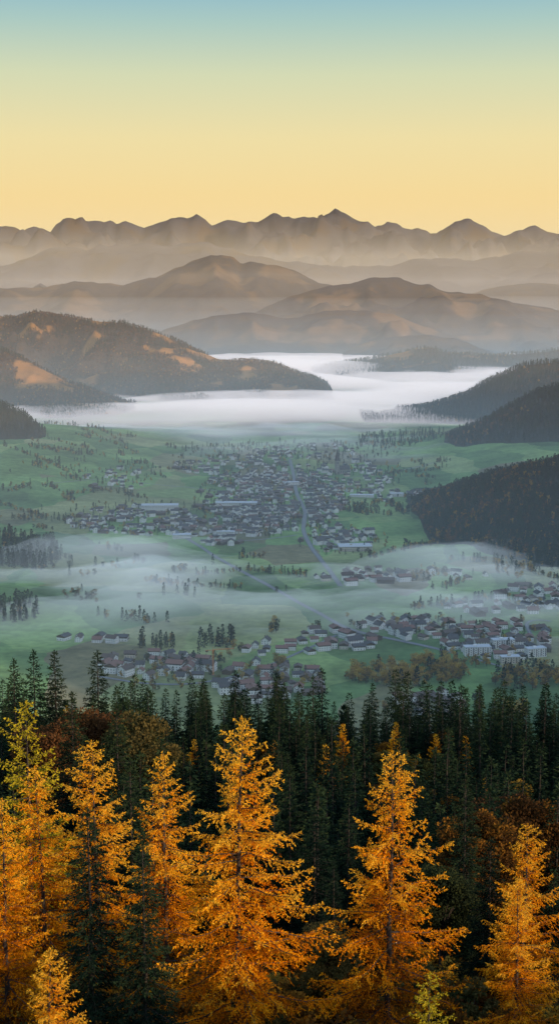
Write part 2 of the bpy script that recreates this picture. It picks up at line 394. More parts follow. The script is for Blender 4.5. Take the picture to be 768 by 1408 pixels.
R3 = Hill(L([(300, 450), (360, 425), (400, 408), (440, 395), (480, 388), (520, 381), (548, 382), (580, 392), (590, 390), (612, 402), (660, 405), (720, 418), (768, 427), (850, 430), (1000, 410), (1300, 420)], 15500), 2600, 2500, 25, .2, .45, 26, 1700, .42, 350, 1.6)
R4 = Hill(L([(-300, 440), (-100, 455), (100, 470), (200, 462), (245, 446), (290, 434), (350, 430), (395, 438), (415, 434), (450, 428), (500, 426), (540, 432), (580, 448), (620, 462), (660, 478), (710, 488)], 13500), 1300, 1300, 26, .16, .3, 14, 1300, .42)
R4b = Hill(L([(470, 484), (500, 472), (540, 463), (590, 460), (625, 466), (650, 474), (685, 488)], 12300), 700, 800, 27, .2, .4, 12, 700, .4)
R10 = Hill(L([(430, 508), (470, 500), (520, 493), (560, 482), (590, 478), (620, 487), (680, 489), (730, 486), (768, 482), (900, 470), (1200, 450)], 10600), 600, 900, 28, .15, .5, 6, 800, .3)
R5 = Hill([(-500, 400, 9600), (-200, 425, 9500), (-60, 428, 9400), (0, 436, 9300), (25, 437, 9300), (48, 430, 9250), (80, 432, 9200), (120, 440, 9100), (170, 444, 9000), (210, 456, 8950), (245, 470, 8900), (275, 485, 8850), (300, 493, 8800), (345, 496, 8700), (375, 499, 8650), (400, 507, 8600), (425, 516, 8600), (450, 529, 8600)], 1150, 900, 29, .28, .4, 10, 900, .37, None, 2.2)
R6 = Hill([(-500, 440, 7700), (-200, 455, 7600), (-60, 468, 7500), (0, 478, 7500), (40, 498, 7450), (90, 524, 7400), (140, 543, 7400), (190, 558, 7400)], 700, 600, 30, .25, .4, 8, 700, .37, None, 2.0)
R6b = Hill([(-500, 500, 5400), (-200, 530, 5300), (-60, 545, 5250), (0, 556, 5200), (35, 572, 5200), (60, 595, 5200), (75, 622, 5200)], 420, 500, 31, .12, .3, 5, 600, .25)
R7 = Hill([(495, 584, 6900), (540, 570, 6900), (590, 560, 6900), (640, 543, 6900), (680, 520, 6900), (720, 502, 6950), (768, 499, 7000), (900, 470, 7000), (1300, 420, 7000)], 700, 700, 32, .2, .4, 6, 800, .12)
R8 = Hill([(580, 640, 5350), (600, 612, 5350), (650, 590, 5350), (700, 562, 5350), (740, 540, 5350), (768, 532, 5350), (900, 490, 5350), (1300, 400, 5400)], 560, 600, 33, .2, .35, 5, 700, .1)
R9 = Hill([(540, 752, 3700), (558, 716, 3740), (590, 690, 3780), (640, 672, 3800), (700, 652, 3800), (768, 636, 3800), (900, 590, 3800), (1200, 500, 3900)], 720, 500, 34, .2, .35, 4, 500, .1)
for nm, h, st, mt in (('far_mountain_range', R0, 90, far_m), ('mountain_range', R1, 90, far_m), ('distant_mountain', R2, 42, mid_m), ('distant_mountain', R3b, 80, mid_m), ('distant_mountain', R3, 36, mid_m),
                      ('foothills', R4, 26, mid_m), ('foothills', R4b, 25, mid_m), ('foothills', R10, 25, nearh_m), ('forested_hill', R5, 18, nearh_m), ('forested_hill', R6, 15, nearh_m),
                      ('forested_hill', R6b, 12, green_m), ('forested_hill', R7, 15, green_m), ('forested_hill', R8, 13, green_m), ('forested_hill', R9, 11, green_m)):
    h.mesh(nm, st, mt)
cnt = 0
cnt += R5.trees('hill_forest', 15, (.2, .2, .36, .06), 1.0, brown_set)
cnt += R6.trees('hill_forest', 14, (.2, .2, .36, .06), .95, brown_set)
cnt += R6b.trees('hill_forest', 12, (.5, .4, .05, .05), 1.0)
cnt += R7.trees('hill_forest', 15, (.4, .4, .1, .1), 1.05, brown_set)
cnt += R8.trees('hill_forest', 13, (.4, .4, .12, .1), 1.05, brown_set)
cnt += R9.trees('hill_forest', 10.5, (.5, .3, .20, .12), 1.2, brown_set)
cnt += R10.trees('hill_forest', 24, (.4, .4, .1, .1), 1.1)
def side(X, Y):
    g = np.exp(-((X-3300)/900)**2)*sst(-1300, -200, Y)*(1-sst(3300, 4300, Y))
    return g*(1120+160*fbm(X/900, Y/900, 71, 5))+60*g*ridged(X/500, Y/500, 72, 5)-30
gridmesh('unseen_side_mountain', np.arange(1200, 5600, 60), np.arange(-1800, 5000, 60), side, [green_m], lambda X, Y: np.ones_like(X))  # added out of view to the right so its shadow covers the valley
def side2(X, Y):
    g = np.exp(-((X+3300)/900)**2)*sst(800, 1800, Y)*(1-sst(5300, 6300, Y))
    return g*(600+160*fbm(X/900, Y/900, 75, 5))+60*g*ridged(X/500, Y/500, 76, 5)-30
gridmesh('unseen_side_mountain', np.arange(-5600, -1200, 60), np.arange(300, 6800, 60), side2, [green_m], lambda X, Y: np.ones_like(X))

# ------------------------------------------------------------ roads
M_road = plain('asphalt', (.17, .17, .18), (.12, .12, .13), .1)
M_line = plain('road_paint', (.7, .7, .7))
roads = []
def road(name, pix, w=9):
    P = np.array([gp(a, b) for a, b in pix]); s = np.r_[0, np.cumsum(np.linalg.norm(np.diff(P, axis=0), axis=1))]
    q = np.linspace(0, s[-1], max(8, int(s[-1]/10)))
    k = np.ones(15)/15
    X = np.interp(q, s, P[:, 0]); Y = np.interp(q, s, P[:, 1])
    X = np.convolve(np.pad(X, 7, 'edge'), k, 'valid'); Y = np.convolve(np.pad(Y, 7, 'edge'), k, 'valid')
    roads.append(np.stack([X, Y], 1))
    d = np.gradient(np.stack([X, Y], 1), axis=0); d /= np.linalg.norm(d, axis=1)[:, None]+1e-9
    nx, ny = -d[:, 1], d[:, 0]
    def strip(nm, ww, dz, mat):
        V = []; 
        for sg in (-1, 1):
            x = X+sg*nx*ww/2; y = Y+sg*ny*ww/2
            V.append(np.stack([x, y, ground(X, Y)+dz], 1))
        n = len(X); V = np.concatenate(V); i = np.arange(n-1)
        return obj_from(nm, V, np.stack([i, i+n, i+n+1, i+1], 1), [mat])
    r = strip(name, w, .9, M_road)
    l = strip('centre_line', .25, .93, M_line); l.parent = r
road('main_road', [(398, 632), (404, 655), (407, 680), (420, 705), (416, 730), (428, 755), (452, 785), (470, 810)], 11)
road('valley_road', [(230, 722), (262, 742), (300, 768), (335, 790), (385, 816), (440, 845), (480, 868), (560, 884), (640, 905)], 11)
road('village_road', [(416, 735), (370, 742), (320, 745), (262, 742)], 7)
road('village_road', [(470, 870), (420, 892), (370, 915), (310, 935), (230, 945), (120, 930)], 7)
road('village_road', [(768, 860), (735, 852), (722, 850), (722, 868), (735, 885)], 7)
road('village_road', [(404, 655), (460, 660), (540, 650), (600, 640)], 7)
road('village_road', [(408, 690), (330, 680), (250, 672), (150, 668), (60, 680)], 7)
road('village_road', [(640, 905), (700, 925), (768, 935)], 7)

# ------------------------------------------------------------ houses
M_white = plain('white_render_wall', (.82, .80, .77), (.72, .70, .67), .6)
M_cream = plain('cream_render_wall', (.65, .57, .46), (.5, .44, .37), .6)
M_wood = plain('dark_timber', (.12, .065, .035), (.06, .035, .02), 2)
M_roofr = plain('tile_roof_red', (.26, .115, .08), (.15, .08, .065), 1.5)
M_roofd = plain('tile_roof_dark', (.085, .075, .075), (.05, .045, .05), 1.5)
M_roofb = plain('tile_roof_brown', (.13, .08, .06), (.07, .05, .045), 1.5)
M_roofl = plain('metal_roof_grey', (.5, .52, .55), (.38, .39, .41), .6, .6)
M_glass = plain('window_glass', (.03, .04, .05), (.02, .025, .03), 1, .15)
M_chim = plain('chimney_brick', (.2, .12, .09))
class QB:
    def __init__(s): s.v = []; s.f = []; s.m = []
    def poly(s, pts, m): 
        b = len(s.v); s.v += [tuple(p) for p in pts]; s.f.append(tuple(range(b, b+len(pts)))); s.m.append(m)
    def box(s, x0, x1, y0, y1, z0, z1, m):
        p = [(x0, y0, z0), (x1, y0, z0), (x1, y1, z0), (x0, y1, z0), (x0, y0, z1), (x1, y0, z1), (x1, y1, z1), (x0, y1, z1)]
        for q in ((0, 3, 2, 1), (4, 5, 6, 7), (0, 1, 5, 4), (1, 2, 6, 5), (2, 3, 7, 6), (3, 0, 4, 7)): s.poly([p[i] for i in q], m)
def chalet(name, L_, W_, st, wall, roof, timber=True, pitch=.42):
    q = QB(); h = st*2.8; x, y = L_/2, W_/2; rh = y*pitch*1.0
    ht = h-1.6 if timber else h
    q.box(-x, x, -y, y, -2, ht, 0)
    if timber: q.box(-x-.05, x+.05, -y-.05, y+.05, ht, h, 1)
    e = .06 if timber else 0
    for sx_ in (-1, 1):
        a = [(sx_*(x+e), -y-e, h), (sx_*(x+e), y+e, h), (sx_*(x+e), 0, h+rh)]
        q.poly(a if sx_ > 0 else a[::-1], 1 if timber else 0)
    o = .9; t = .3; sl = rh/y
    for sy_ in (-1, 1):
        top = [(-x-o, 0, h+rh+t), (x+o, 0, h+rh+t), (x+o, sy_*(y+o), h-o*sl+t), (-x-o, sy_*(y+o), h-o*sl+t)]
        bot = [(a, b, c-t) for a, b, c in top]
        if sy_ > 0: top = top[::-1]; bot = bot[::-1]
        q.poly(top[::-1], 2); q.poly(bot, 1)
        for i in range(4):
            j = (i+1) % 4
            if {i, j} == ({0, 1} if sy_ < 0 else {2, 3}): continue
            q.poly([top[i], top[j], bot[j], bot[i]], 1)
    q.box(x*.3, x*.3+.9, y*.25, y*.25+.9, h, h+rh+1.2, 4)
    for k in range(st):
        z = k*2.8+.9
        nx_ = max(3, int(L_/3.2))
        for i in range(nx_):
            cx_ = -x+(i+.5)*L_/nx_
            for sy_ in (-1, 1):
                yy = sy_*(y+.09); p = [(cx_-.5, yy, z), (cx_+.5, yy, z), (cx_+.5, yy, z+1.2), (cx_-.5, yy, z+1.2)]
                q.poly(p if sy_ < 0 else p[::-1], 3)
        ny_ = max(2, int(W_/3.2))
        for i in range(ny_):
            cy_ = -y+(i+.5)*W_/ny_
            for sx_ in (-1, 1):
                xx = sx_*(x+.09); p = [(xx, cy_-.5, z), (xx, cy_+.5, z), (xx, cy_+.5, z+1.2), (xx, cy_-.5, z+1.2)]
                q.poly(p if sx_ > 0 else p[::-1], 3)
        if timber and k > 0:
            q.box(x+.06, x+1.2, -y+.3, y-.3, k*2.8-.15, k*2.8, 1); q.box(x+1.1, x+1.2, -y+.3, y-.3, k*2.8, k*2.8+.9, 1)
    me = bpy.data.meshes.new(name); me.from_pydata(q.v, [], q.f)
    for mm in (wall, M_wood, roof, M_glass, M_chim): me.materials.append(mm)
    me.polygons.foreach_set('material_index', q.m); me.update(); return me
def block(name, L_, W_, st, wall, glassy=False, flat=True):
    q = QB(); h = st*3.3; x, y = L_/2, W_/2
    q.box(-x, x, -y, y, -2, h, 0); q.box(-x-.5, x+.5, -y-.5, y+.5, h, h+.5, 2)
    q.box(-x*.3, -x*.3+5, -2, 2, h+.5, h+2.6, 0)
    for k in range(st):
        z = k*3.3+1
        if glassy:
            for sy_ in (-1, 1):
                yy = sy_*(y+.06); n = int(L_/5)
                for i in range(n):
                    a = -x+i*L_/n+.3; b = a+L_/n-.6; p = [(a, yy, z-.1), (b, yy, z-.1), (b, yy, z+1.0), (a, yy, z+1.0)]
                    q.poly(p if sy_ < 0 else p[::-1], 3)
        else:
            n = int(L_/3.6)
            for i in range(n):
                cx_ = -x+(i+.5)*L_/n
                for sy_ in (-1, 1):
                    yy = sy_*(y+.06); p = [(cx_-.8, yy, z), (cx_+.8, yy, z), (cx_+.8, yy, z+1.4), (cx_-.8, yy, z+1.4)]
                    q.poly(p if sy_ < 0 else p[::-1], 3)
                if k > 0 and i % 2: q.box(cx_-1.5, cx_+1.5, -y-1.3, -y-.07, z-1.1, z-.95, 0); q.box(cx_-1.5, cx_+1.5, -y-1.35, -y-1.3, z-.95, z, 1)
        for sx_ in (-1, 1):
            for cy_ in np.arange(-y+2, y-1, 4):
                xx = sx_*(x+.06); p = [(xx, cy_-.7, z), (xx, cy_+.7, z), (xx, cy_+.7, z+1.4), (xx, cy_-.7, z+1.4)]
                q.poly(p if sx_ > 0 else p[::-1], 3)
    me = bpy.data.meshes.new(name); me.from_pydata(q.v, [], q.f)
    for mm in (wall, M_wood, M_roofl, M_glass, M_chim): me.materials.append(mm)
    me.polygons.foreach_set('material_index', q.m); me.update(); return me
HM = [chalet('chalet', 15, 11, 2, M_white, M_roofd), chalet('chalet', 18, 13, 3, M_white, M_roofr), chalet('chalet', 13, 11, 2, M_cream, M_roofb),
      chalet('house', 14, 10, 2, M_white, M_roofr, False, .7), chalet('house', 20, 12, 3, M_white, M_roofd, False, .6), chalet('barn', 24, 13, 2, M_wood, M_roofb), chalet('house', 16, 11, 3, M_white, M_roofb, False, .6), chalet('house', 12, 10, 2, M_white, M_roofd, False, .8)]
placed = []
def put(me, name, x, y, rz, s=1.0, dz=0):
    o = bpy.data.objects.new(name, me); sc.collection.objects.link(o)
    o.location = (x, y, float(ground(x, y))+dz); o.rotation_euler = (0, 0, rz); o.scale = (s, s, s); return o
RD = np.concatenate(roads)
specials = [(block('white_hall', 92, 34, 4, M_white, True), 'commercial_hall', 220, 703, .05, 1.1), (block('long_hall', 110, 30, 3, M_white, True), 'commercial_hall', 325, 697, .0, 1.05),
            (block('glass_hall', 70, 40, 3, M_cream, True), 'commercial_hall', 487, 756, .1, 1.1), (block('hall_s', 70, 26, 2, M_white, True), 'commercial_hall', 497, 684, -.1, 1),
            (block('hall_t', 45, 25, 3, M_white, True), 'school_building', 250, 738, .2, 1), (block('hall_u', 40, 22, 3, M_white, True), 'school_building', 545, 683, .1, 1), (block('hall_v', 50, 20, 3, M_white, True), 'school_building', 400, 668, .3, 1), (block('hall_w', 44, 18, 3, M_white, True), 'school_building', 310, 735, -.1, 1),
            (block('apt', 34, 15, 4, M_white), 'apartment_building', 690, 893, .2, 1.1), (block('apt2', 40, 15, 4, M_white), 'apartment_building', 655, 903, .1, 1.1),
            (block('apt3', 30, 14, 4, M_white), 'apartment_building', 735, 905, .3, 1.1), (block('apt4', 28, 14, 3, M_cream), 'apartment_building', 700, 914, .1, 1.1)]
for me, nm, px, py, rz, s in specials:
    x, y = gp(px, py); put(me, nm, x, y, rz, s); placed.append((x, y, 55 if 'hall' in nm else 30))
cx0, cy0 = gp(463, 652); placed.append((cx0, cy0, 40))
clusters = [(385, 692, 85, 36, 300), (375, 690, 105, 44, 120), (190, 718, 95, 18, 100), (330, 642, 95, 14, 80), (480, 660, 60, 25, 60), (460, 742, 55, 18, 45), (300, 735, 60, 16, 45), (150, 668, 50, 16, 22), (560, 684, 50, 10, 18), (420, 622, 70, 10, 45), (500, 795, 70, 12, 26),
            (470, 880, 60, 14, 24), (385, 892, 55, 9, 10), (560, 868, 75, 14, 34), (685, 885, 75, 26, 62), (735, 826, 55, 20, 34), (650, 840, 40, 10, 8), (215, 922, 75, 22, 46), (370, 938, 75, 26, 42), (590, 970, 45, 14, 14), (130, 878, 45, 4, 8), (620, 790, 50, 8, 6)]
rd = random.Random(4); hn = 0
for cx_, cy_, rx, ry, n in clusters:
    k = 0; tr = 0
    while k < n and tr < n*12:
        tr += 1
        a = rd.random()*6.283; r = math.sqrt(rd.random()); px = cx_+rx*r*math.cos(a); py = cy_+ry*r*math.sin(a)
        x, y = gp(px, py)
        near = y < 2900
        if any((x-q[0])**2+(y-q[1])**2 < (q[2]*.5+(12 if near else 8.5))**2 for q in placed): continue
        dd = (RD[:, 0]-x)**2+(RD[:, 1]-y)**2
        if dd.min() < 16**2: continue
        s = rd.uniform(.8, 1.25)*(1.18 if near else 1.05)
        w = rd.choice([0, 0, 1, 1, 2, 3, 4, 5, 6, 7]) if near else rd.choice([0, 0, 7, 7, 2, 3, 4, 4, 5, 6])
        rz = .3*math.sin(x/150)+rd.choice([0, 1.57])+rd.gauss(0, .22)
        put(HM[w], ['chalet', 'chalet', 'chalet', 'house', 'house', 'barn', 'house', 'house'][w], x, y, rz, s)
        placed.append((x, y, 20 if near else 17)); k += 1; hn += 1
# church
q = QB(); q.box(-4, 4, -4, 4, -1, 30, 0)
for a in range(4):
    c = [(-4.6, -4.6), (4.6, -4.6), (4.6, 4.6), (-4.6, 4.6)]; p1 = c[a]; p2 = c[(a+1) % 4]; q.poly([(*p1, 30), (*p2, 30), (0, 0, 56)], 2)
    w = [(-1, -4.06), (1, -4.06)]; an = a*math.pi/2; R_ = lambda p: (p[0]*math.cos(an)-p[1]*math.sin(an), p[0]*math.sin(an)+p[1]*math.cos(an))
    q.poly([(*R_(w[0]), 23), (*R_(w[1]), 23), (*R_(w[1]), 27), (*R_(w[0]), 27)], 3)
q.poly([(-4.6, -4.6, 30), (-4.6, 4.6, 30), (4.6, 4.6, 30), (4.6, -4.6, 30)], 1)
q.box(4.05, 28, -7, 7, -1, 11, 0)
for s_ in (-1, 1): 
    p = [(4.05, 0, 19), (28.6, 0, 19), (28.6, s_*7.8, 10.3), (4.05, s_*7.8, 10.3)]; q.poly(p if s_ < 0 else p[::-1], 2)
    for i in range(5):
        yy = s_*7.06; cx_ = 7+i*4.4; p = [(cx_-.7, yy, 3), (cx_+.7, yy, 3), (cx_+.7, yy, 8), (cx_-.7, yy, 8)]; q.poly(p if s_ < 0 else p[::-1], 3)
q.poly([(28, -7, 11), (28, 7, 11), (28, 0, 18.7)], 0)
me = bpy.data.meshes.new('church'); me.from_pydata(q.v, [], q.f)
M_stone = plain('grey_stone_wall', (.30, .28, .25), (.2, .19, .17), .8)
for mm in (M_stone, M_wood, M_roofd, M_glass): me.materials.append(mm)
me.polygons.foreach_set('material_index', q.m); me.update()
put(me, 'church', cx0, cy0, .3, 1.5)
# crane
M_crane = plain('crane_paint', (.65, .22, .03), (.5, .17, .03), 1, .5)
q = QB(); b = .9
for sx_ in (-1, 1):
    for sy_ in (-1, 1): q.box(sx_*b-.2, sx_*b+.2, sy_*b-.2, sy_*b+.2, 0, 38, 0)
for i in range(19):
    z = i*2
    for sg in (-1, 1):
        q.poly([(-b, sg*(b+.22), z), (-b+.3, sg*(b+.22), z), (b, sg*(b+.22), z+2), (b-.3, sg*(b+.22), z+2)], 0)
        q.poly([(sg*(b+.22), -b, z), (sg*(b+.22), -b+.3, z), (sg*(b+.22), b, z+2), (sg*(b+.22), b-.3, z+2)], 0)
q.box(-1.4, 1.4, -1.4, 1.4, 38, 40.5, 0)
for sg in (-1, 1): q.box(-12, 34, sg*.6-.2, sg*.6+.2, 40.5, 41, 0)
q.box(0, 34, -.2, .2, 42, 42.4, 0)
for i in range(17): 
    for sg in (-1, 1): q.poly([(i*2, sg*.6, 41), (i*2+.3, sg*.6, 41), (i*2+1, 0, 42), (i*2+.7, 0, 42)], 0)
q.box(-.3, .3, -.3, .3, 41, 46, 0); q.box(-12, -8, -1.3, 1.3, 38, 40.4, 1); q.box(1.5, 3, -1.9, -.4, 38, 40.2, 2)
q.poly([(0, -.05, 46), (0, .05, 46), (30, .05, 42.3), (30, -.05, 42.3)], 0); q.poly([(0, -.05, 46), (0, .05, 46), (-11, .05, 40.8), (-11, -.05, 40.8)], 0)
q.box(22, 22.1, -.05, .05, 28, 40.5, 1); q.box(-3, 3, -3, 3, -1, .8, 1)
me = bpy.data.meshes.new('crane'); me.from_pydata(q.v, [], q.f)
for mm in (M_crane, M_chim, M_glass): me.materials.append(mm)
me.polygons.foreach_set('material_index', q.m); me.update()
x, y = gp(293, 928); put(me, 'construction_crane', x, y, .25)

# ------------------------------------------------------------ valley trees
PL = np.array(placed)
def filt(X, Y, r=8):
    k = np.ones(len(X), bool)
    for i in range(0, len(X), 400):
        d = (X[i:i+400, None]-PL[None, :, 0])**2+(Y[i:i+400, None]-PL[None, :, 1])**2
        k[i:i+400] &= (d > (PL[None, :, 2]*.35+3)**2).all(1)
        d = (X[i:i+400, None]-RD[None, :, 0])**2+(Y[i:i+400, None]-RD[None, :, 1])**2
        k[i:i+400] &= d.min(1) > r*r
    return k
TX, TY, TI, TS = [], [], [], []
def addt(X, Y, pc, pa, S):
    n = len(X); u = rng.random(n); ix = np.where(u < pc, rng.integers(0, 2, n), np.where(u < pc+pa, 2, 3))
    TX.append(X); TY.append(Y); TI.append(ix); TS.append(S)
def tcl(cx_, cy_, rx, ry, n, pc=.5, pa=.25, s=1.0):
    a = rng.random(n)*6.283; r = np.sqrt(rng.random(n)); 
    pts = np.array([gp(cx_+rx*r_*math.cos(a_), cy_+ry*r_*math.sin(a_)) for a_, r_ in zip(a, r)])
    addt(pts[:, 0], pts[:, 1], pc, pa, s*rng.uniform(.45, 1.05, n))
def copses(cx_, cy_, rx, ry, k, per, pc=.5, pa=.25, s=1.0, rad=22):
    for i in range(k):
        a = rng.random()*6.283; r = math.sqrt(rng.random()); x, y = gp(cx_+rx*r*math.cos(a), cy_+ry*r*math.sin(a))
        n = 1+int(rng.random()**2*per*2); q = rad*math.sqrt(n/per)
        ag = rng.uniform(0, 3.14); ex = rng.normal(0, q, n); ey = rng.normal(0, q*.3, n)
        addt(x+ex*math.cos(ag)-ey*math.sin(ag), y+ex*math.sin(ag)+ey*math.cos(ag), pc if rng.random() < .6 else .1, pa, s*rng.uniform(.5, 1.05, n))
def tline(pix, n, pc=.4, pa=.3, s=.8, j=6):
    P = np.array([gp(a, b) for a, b in pix]); t = np.sort(rng.random(n))*(len(P)-1)
    X = np.interp(t, np.arange(len(P)), P[:, 0])+rng.normal(0, j, n); Y = np.interp(t, np.arange(len(P)), P[:, 1])+rng.normal(0, j, n)
    addt(X, Y, pc, pa, s*rng.uniform(.5, 1.1, n))
tcl(375, 690, 110, 50, 700, .4, .2, .7); tcl(190, 715, 105, 22, 220, .4, .25, .75); tcl(400, 622, 150, 14, 320, .5, .15, .95); tcl(480, 655, 80, 26, 150, .5, .2, .8)
tcl(470, 745, 65, 20, 90, .4, .3, .75); tcl(550, 608, 60, 10, 220, .85, .05, 1.1); copses(540, 700, 60, 16, 16, 12, .6, .2, .95); tcl(150, 665, 60, 12, 60, .4, .3, .8)
copses(60, 690, 70, 30, 16, 10, .5, .3, .95); copses(40, 720, 70, 8, 6, 12, .5, .3, 1.0)
tcl(30, 770, 58, 14, 190, .97, .01, 1.5); tcl(20, 845, 40, 10, 60, .95, .02, 1.35)
copses(640, 795, 90, 12, 12, 9, .3, .4, .9); tcl(725, 778, 55, 12, 80, .6, .35, 1.1)
tcl(300, 888, 26, 6, 12, .95, .0, 1.5); tcl(386, 915, 6, 3, 7, .0, 1, 1.6); tcl(215, 888, 24, 6, 18, .8, .1, 1.3); copses(340, 900, 90, 10, 5, 6, .4, .4, 1)
tcl(560, 932, 85, 13, 130, .06, .84, 1.4); tcl(620, 915, 60, 8, 40, .15, .75, 1.2); tcl(725, 938, 50, 14, 80, .2, .6, 1.3); tcl(700, 988, 26, 6, 12, .4, .5, 1.4); tcl(655, 975, 6, 4, 5, .2, .2, 1.8)
tcl(690, 880, 70, 24, 50, .35, .5, .85); tcl(560, 862, 80, 14, 55, .35, .4, .85); tcl(230, 930, 80, 20, 60, .45, .35, .95); tcl(380, 935, 70, 20, 55, .3, .6, .95); copses(600, 985, 60, 8, 5, 6, .3, .5, 1); tcl(735, 826, 50, 18, 34, .3, .5, .9)
copses(250, 822, 240, 12, 7, 5, .5, .25, 1.1); copses(200, 775, 170, 22, 14, 7, .5, .25, 1); copses(350, 858, 300, 14, 7, 5, .4, .3, 1.1); copses(200, 650, 180, 40, 22, 12, .5, .2, .9); copses(580, 660, 60, 22, 10, 10, .5, .3, .95); copses(120, 620, 110, 18, 10, 11, .6, .2, .95)
for l in ([(60, 598), (120, 612), (190, 632)], [(120, 600), (175, 622)], [(200, 650), (300, 648), (330, 655)], [(0, 640), (60, 655), (100, 668)], [(270, 792), (340, 788), (420, 795)],
          [(470, 640), (520, 655), (600, 650)], [(0, 700), (60, 712), (120, 722)], [(620, 770), (700, 776), (768, 800)], [(210, 800), (250, 806), (330, 812)], [(560, 840), (640, 828), (700, 822)], [(500, 770), (560, 755), (600, 748)], [(440, 690), (480, 705), (540, 712)], [(0, 600), (60, 640), (100, 640)], [(60, 625), (140, 640), (230, 662)], [(90, 690), (140, 682), (200, 690)]):
    tline(l, 60)
X, Y = np.concatenate(TX), np.concatenate(TY); I = np.concatenate(TI); S = np.concatenate(TS)
n = 6000; xa = rng.uniform(-2400, 2400, n); ya = rng.uniform(1950, 6600, n); kk = (fbm(xa/200, ya/200, 33, 3) > .38) & (np.abs(xa) > .2*ya+60)
X = np.concatenate([X, xa[kk]]); Y = np.concatenate([Y, ya[kk]]); m_ = kk.sum(); I = np.concatenate([I, rng.choice([0, 1, 2, 3], m_)]); S = np.concatenate([S, rng.uniform(.4, .9, m_)])
k = filt(X, Y); X, Y, I, S = X[k], Y[k], I[k], S[k]
scatter('valley_trees', np.stack([X, Y, ground(X, Y)-.3], 1), S, I, far_set)

# ------------------------------------------------------------ forest belt on near slope
sp = 8.6
Xg, Yg = np.meshgrid(np.arange(-230, 230, sp), np.arange(172, 470, sp)); Xg = Xg.ravel()+rng.uniform(-4, 4, Xg.size); Yg = Yg.ravel()+rng.uniform(-4, 4, Yg.size)
b = fbm(Xg/40, Yg/60, 55, 2); u = rng.random(Xg.size)
ix = np.where(b+u*.5 > .62, rng.choice([3, 4, 5, 3], Xg.size, p=[.2, .45, .2, .15]), rng.integers(0, 3, Xg.size))
s_ = np.where(ix < 3, rng.uniform(.5, 1.2, Xg.size), rng.uniform(.5, .8, Xg.size))
keep_ = rng.random(Xg.size) < .85
Xg, Yg, ix, s_ = Xg[keep_], Yg[keep_], ix[keep_], s_[keep_]
scatter('spruce_forest', np.stack([Xg, Yg, ground(Xg, Yg)-.5], 1), s_, ix, mid_set)
n = 2500; xa = rng.uniform(-700, 700, n); ya = rng.uniform(490, 1750, n)
scatter('slope_forest', np.stack([xa, ya, ground(xa, ya)-.5], 1), rng.uniform(.6, .95, n), rng.choice([0, 1, 2, 3], n, p=[.4, .35, .15, .1]), far_set)

# ------------------------------------------------------------ hero trees
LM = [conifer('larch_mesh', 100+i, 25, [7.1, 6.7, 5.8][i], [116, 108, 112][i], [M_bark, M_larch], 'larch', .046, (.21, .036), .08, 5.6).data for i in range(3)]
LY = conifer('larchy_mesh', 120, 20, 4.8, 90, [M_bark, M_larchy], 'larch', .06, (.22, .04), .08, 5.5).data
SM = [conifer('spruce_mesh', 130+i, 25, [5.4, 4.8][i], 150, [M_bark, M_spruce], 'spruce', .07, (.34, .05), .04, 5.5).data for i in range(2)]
def hero(name, me, nomH, px, py, d, rz=0):
    x, y, z = at_dist(px, py, d); g = float(ground(x, y)); h = z-g
    o = bpy.data.objects.new(name, me); sc.collection.objects.link(o); o.location = (x, y, g-.3); s = h/nomH
    o.scale = (s, s, s); o.rotation_euler = (0, 0, rz); return h
hs = []
for a in ((0, 325, 980, 98, 0), (1, 535, 1028, 102, 1), (2, 225, 1032, 125, 2), (1, 128, 1016, 142, 3), (0, 55, 1050, 122, 4), (2, 2, 1092, 104, 5), (1, 722, 1128, 118, .5), (2, 715, 1202, 94, 2.5), (0, -60, 1060, 110, 1.2), (1, 850, 1150, 105, 3.3), (0, 62, 1296, 62, .7), (1, -130, 1050, 130, .9)):
    hs.append(round(hero('golden_larch', LM[a[0]], 25, a[1], a[2], a[3], a[4])))
for a in ((35, 962, 172, 0), (590, 1330, 58, 1)): hero('yellow_larch', LY, 20, *a)
for a in ((0, 120, 1104, 88, 0), (1, 198, 1142, 86, 2), (0, 672, 1148, 122, 1), (1, 182, 1040, 150, 3), (1, 640, 1065, 160, 1), (0, 430, 1110, 150, 1), (1, 400, 1050, 165, 2), (0, 480, 1090, 160, 3), (1, 460, 1180, 140, 2), (0, 132, 894, 330, 2), (1, 45, 893, 335, 1), (0, 73, 893, 345, 1), (1, 18, 905, 320, 1), (0, 158, 965, 240, 1), (1, 100, 950, 250, 2)):
    hs.append(round(hero('spruce_tree', SM[a[0]], 25, *a[1:])))
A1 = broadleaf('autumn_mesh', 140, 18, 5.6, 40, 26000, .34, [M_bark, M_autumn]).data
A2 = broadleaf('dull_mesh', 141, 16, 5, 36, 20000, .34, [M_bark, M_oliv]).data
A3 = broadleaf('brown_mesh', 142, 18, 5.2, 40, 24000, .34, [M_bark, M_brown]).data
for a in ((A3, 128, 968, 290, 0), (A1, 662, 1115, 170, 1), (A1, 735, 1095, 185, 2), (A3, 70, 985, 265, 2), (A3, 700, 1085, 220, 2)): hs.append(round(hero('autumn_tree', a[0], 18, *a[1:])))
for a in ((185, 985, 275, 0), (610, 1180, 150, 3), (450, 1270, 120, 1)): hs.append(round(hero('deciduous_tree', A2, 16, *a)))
print('heights', hs, 'hilltrees', cnt, 'houses', hn)
bush = coll('undergrowth_kinds', [broadleaf('a_bush', 150, 3.2, 2.0, 9, 1500, .28, [M_bark, M_twig]), broadleaf('b_bush', 151, 2.6, 2.2, 9, 1400, .26, [M_bark, M_autumn]), broadleaf('c_bush', 152, 3, 2.0, 9, 1300, .26, [M_bark, M_oliv])])
n = 1500; xa = rng.uniform(-75, 75, n); ya = rng.uniform(40, 190, n)
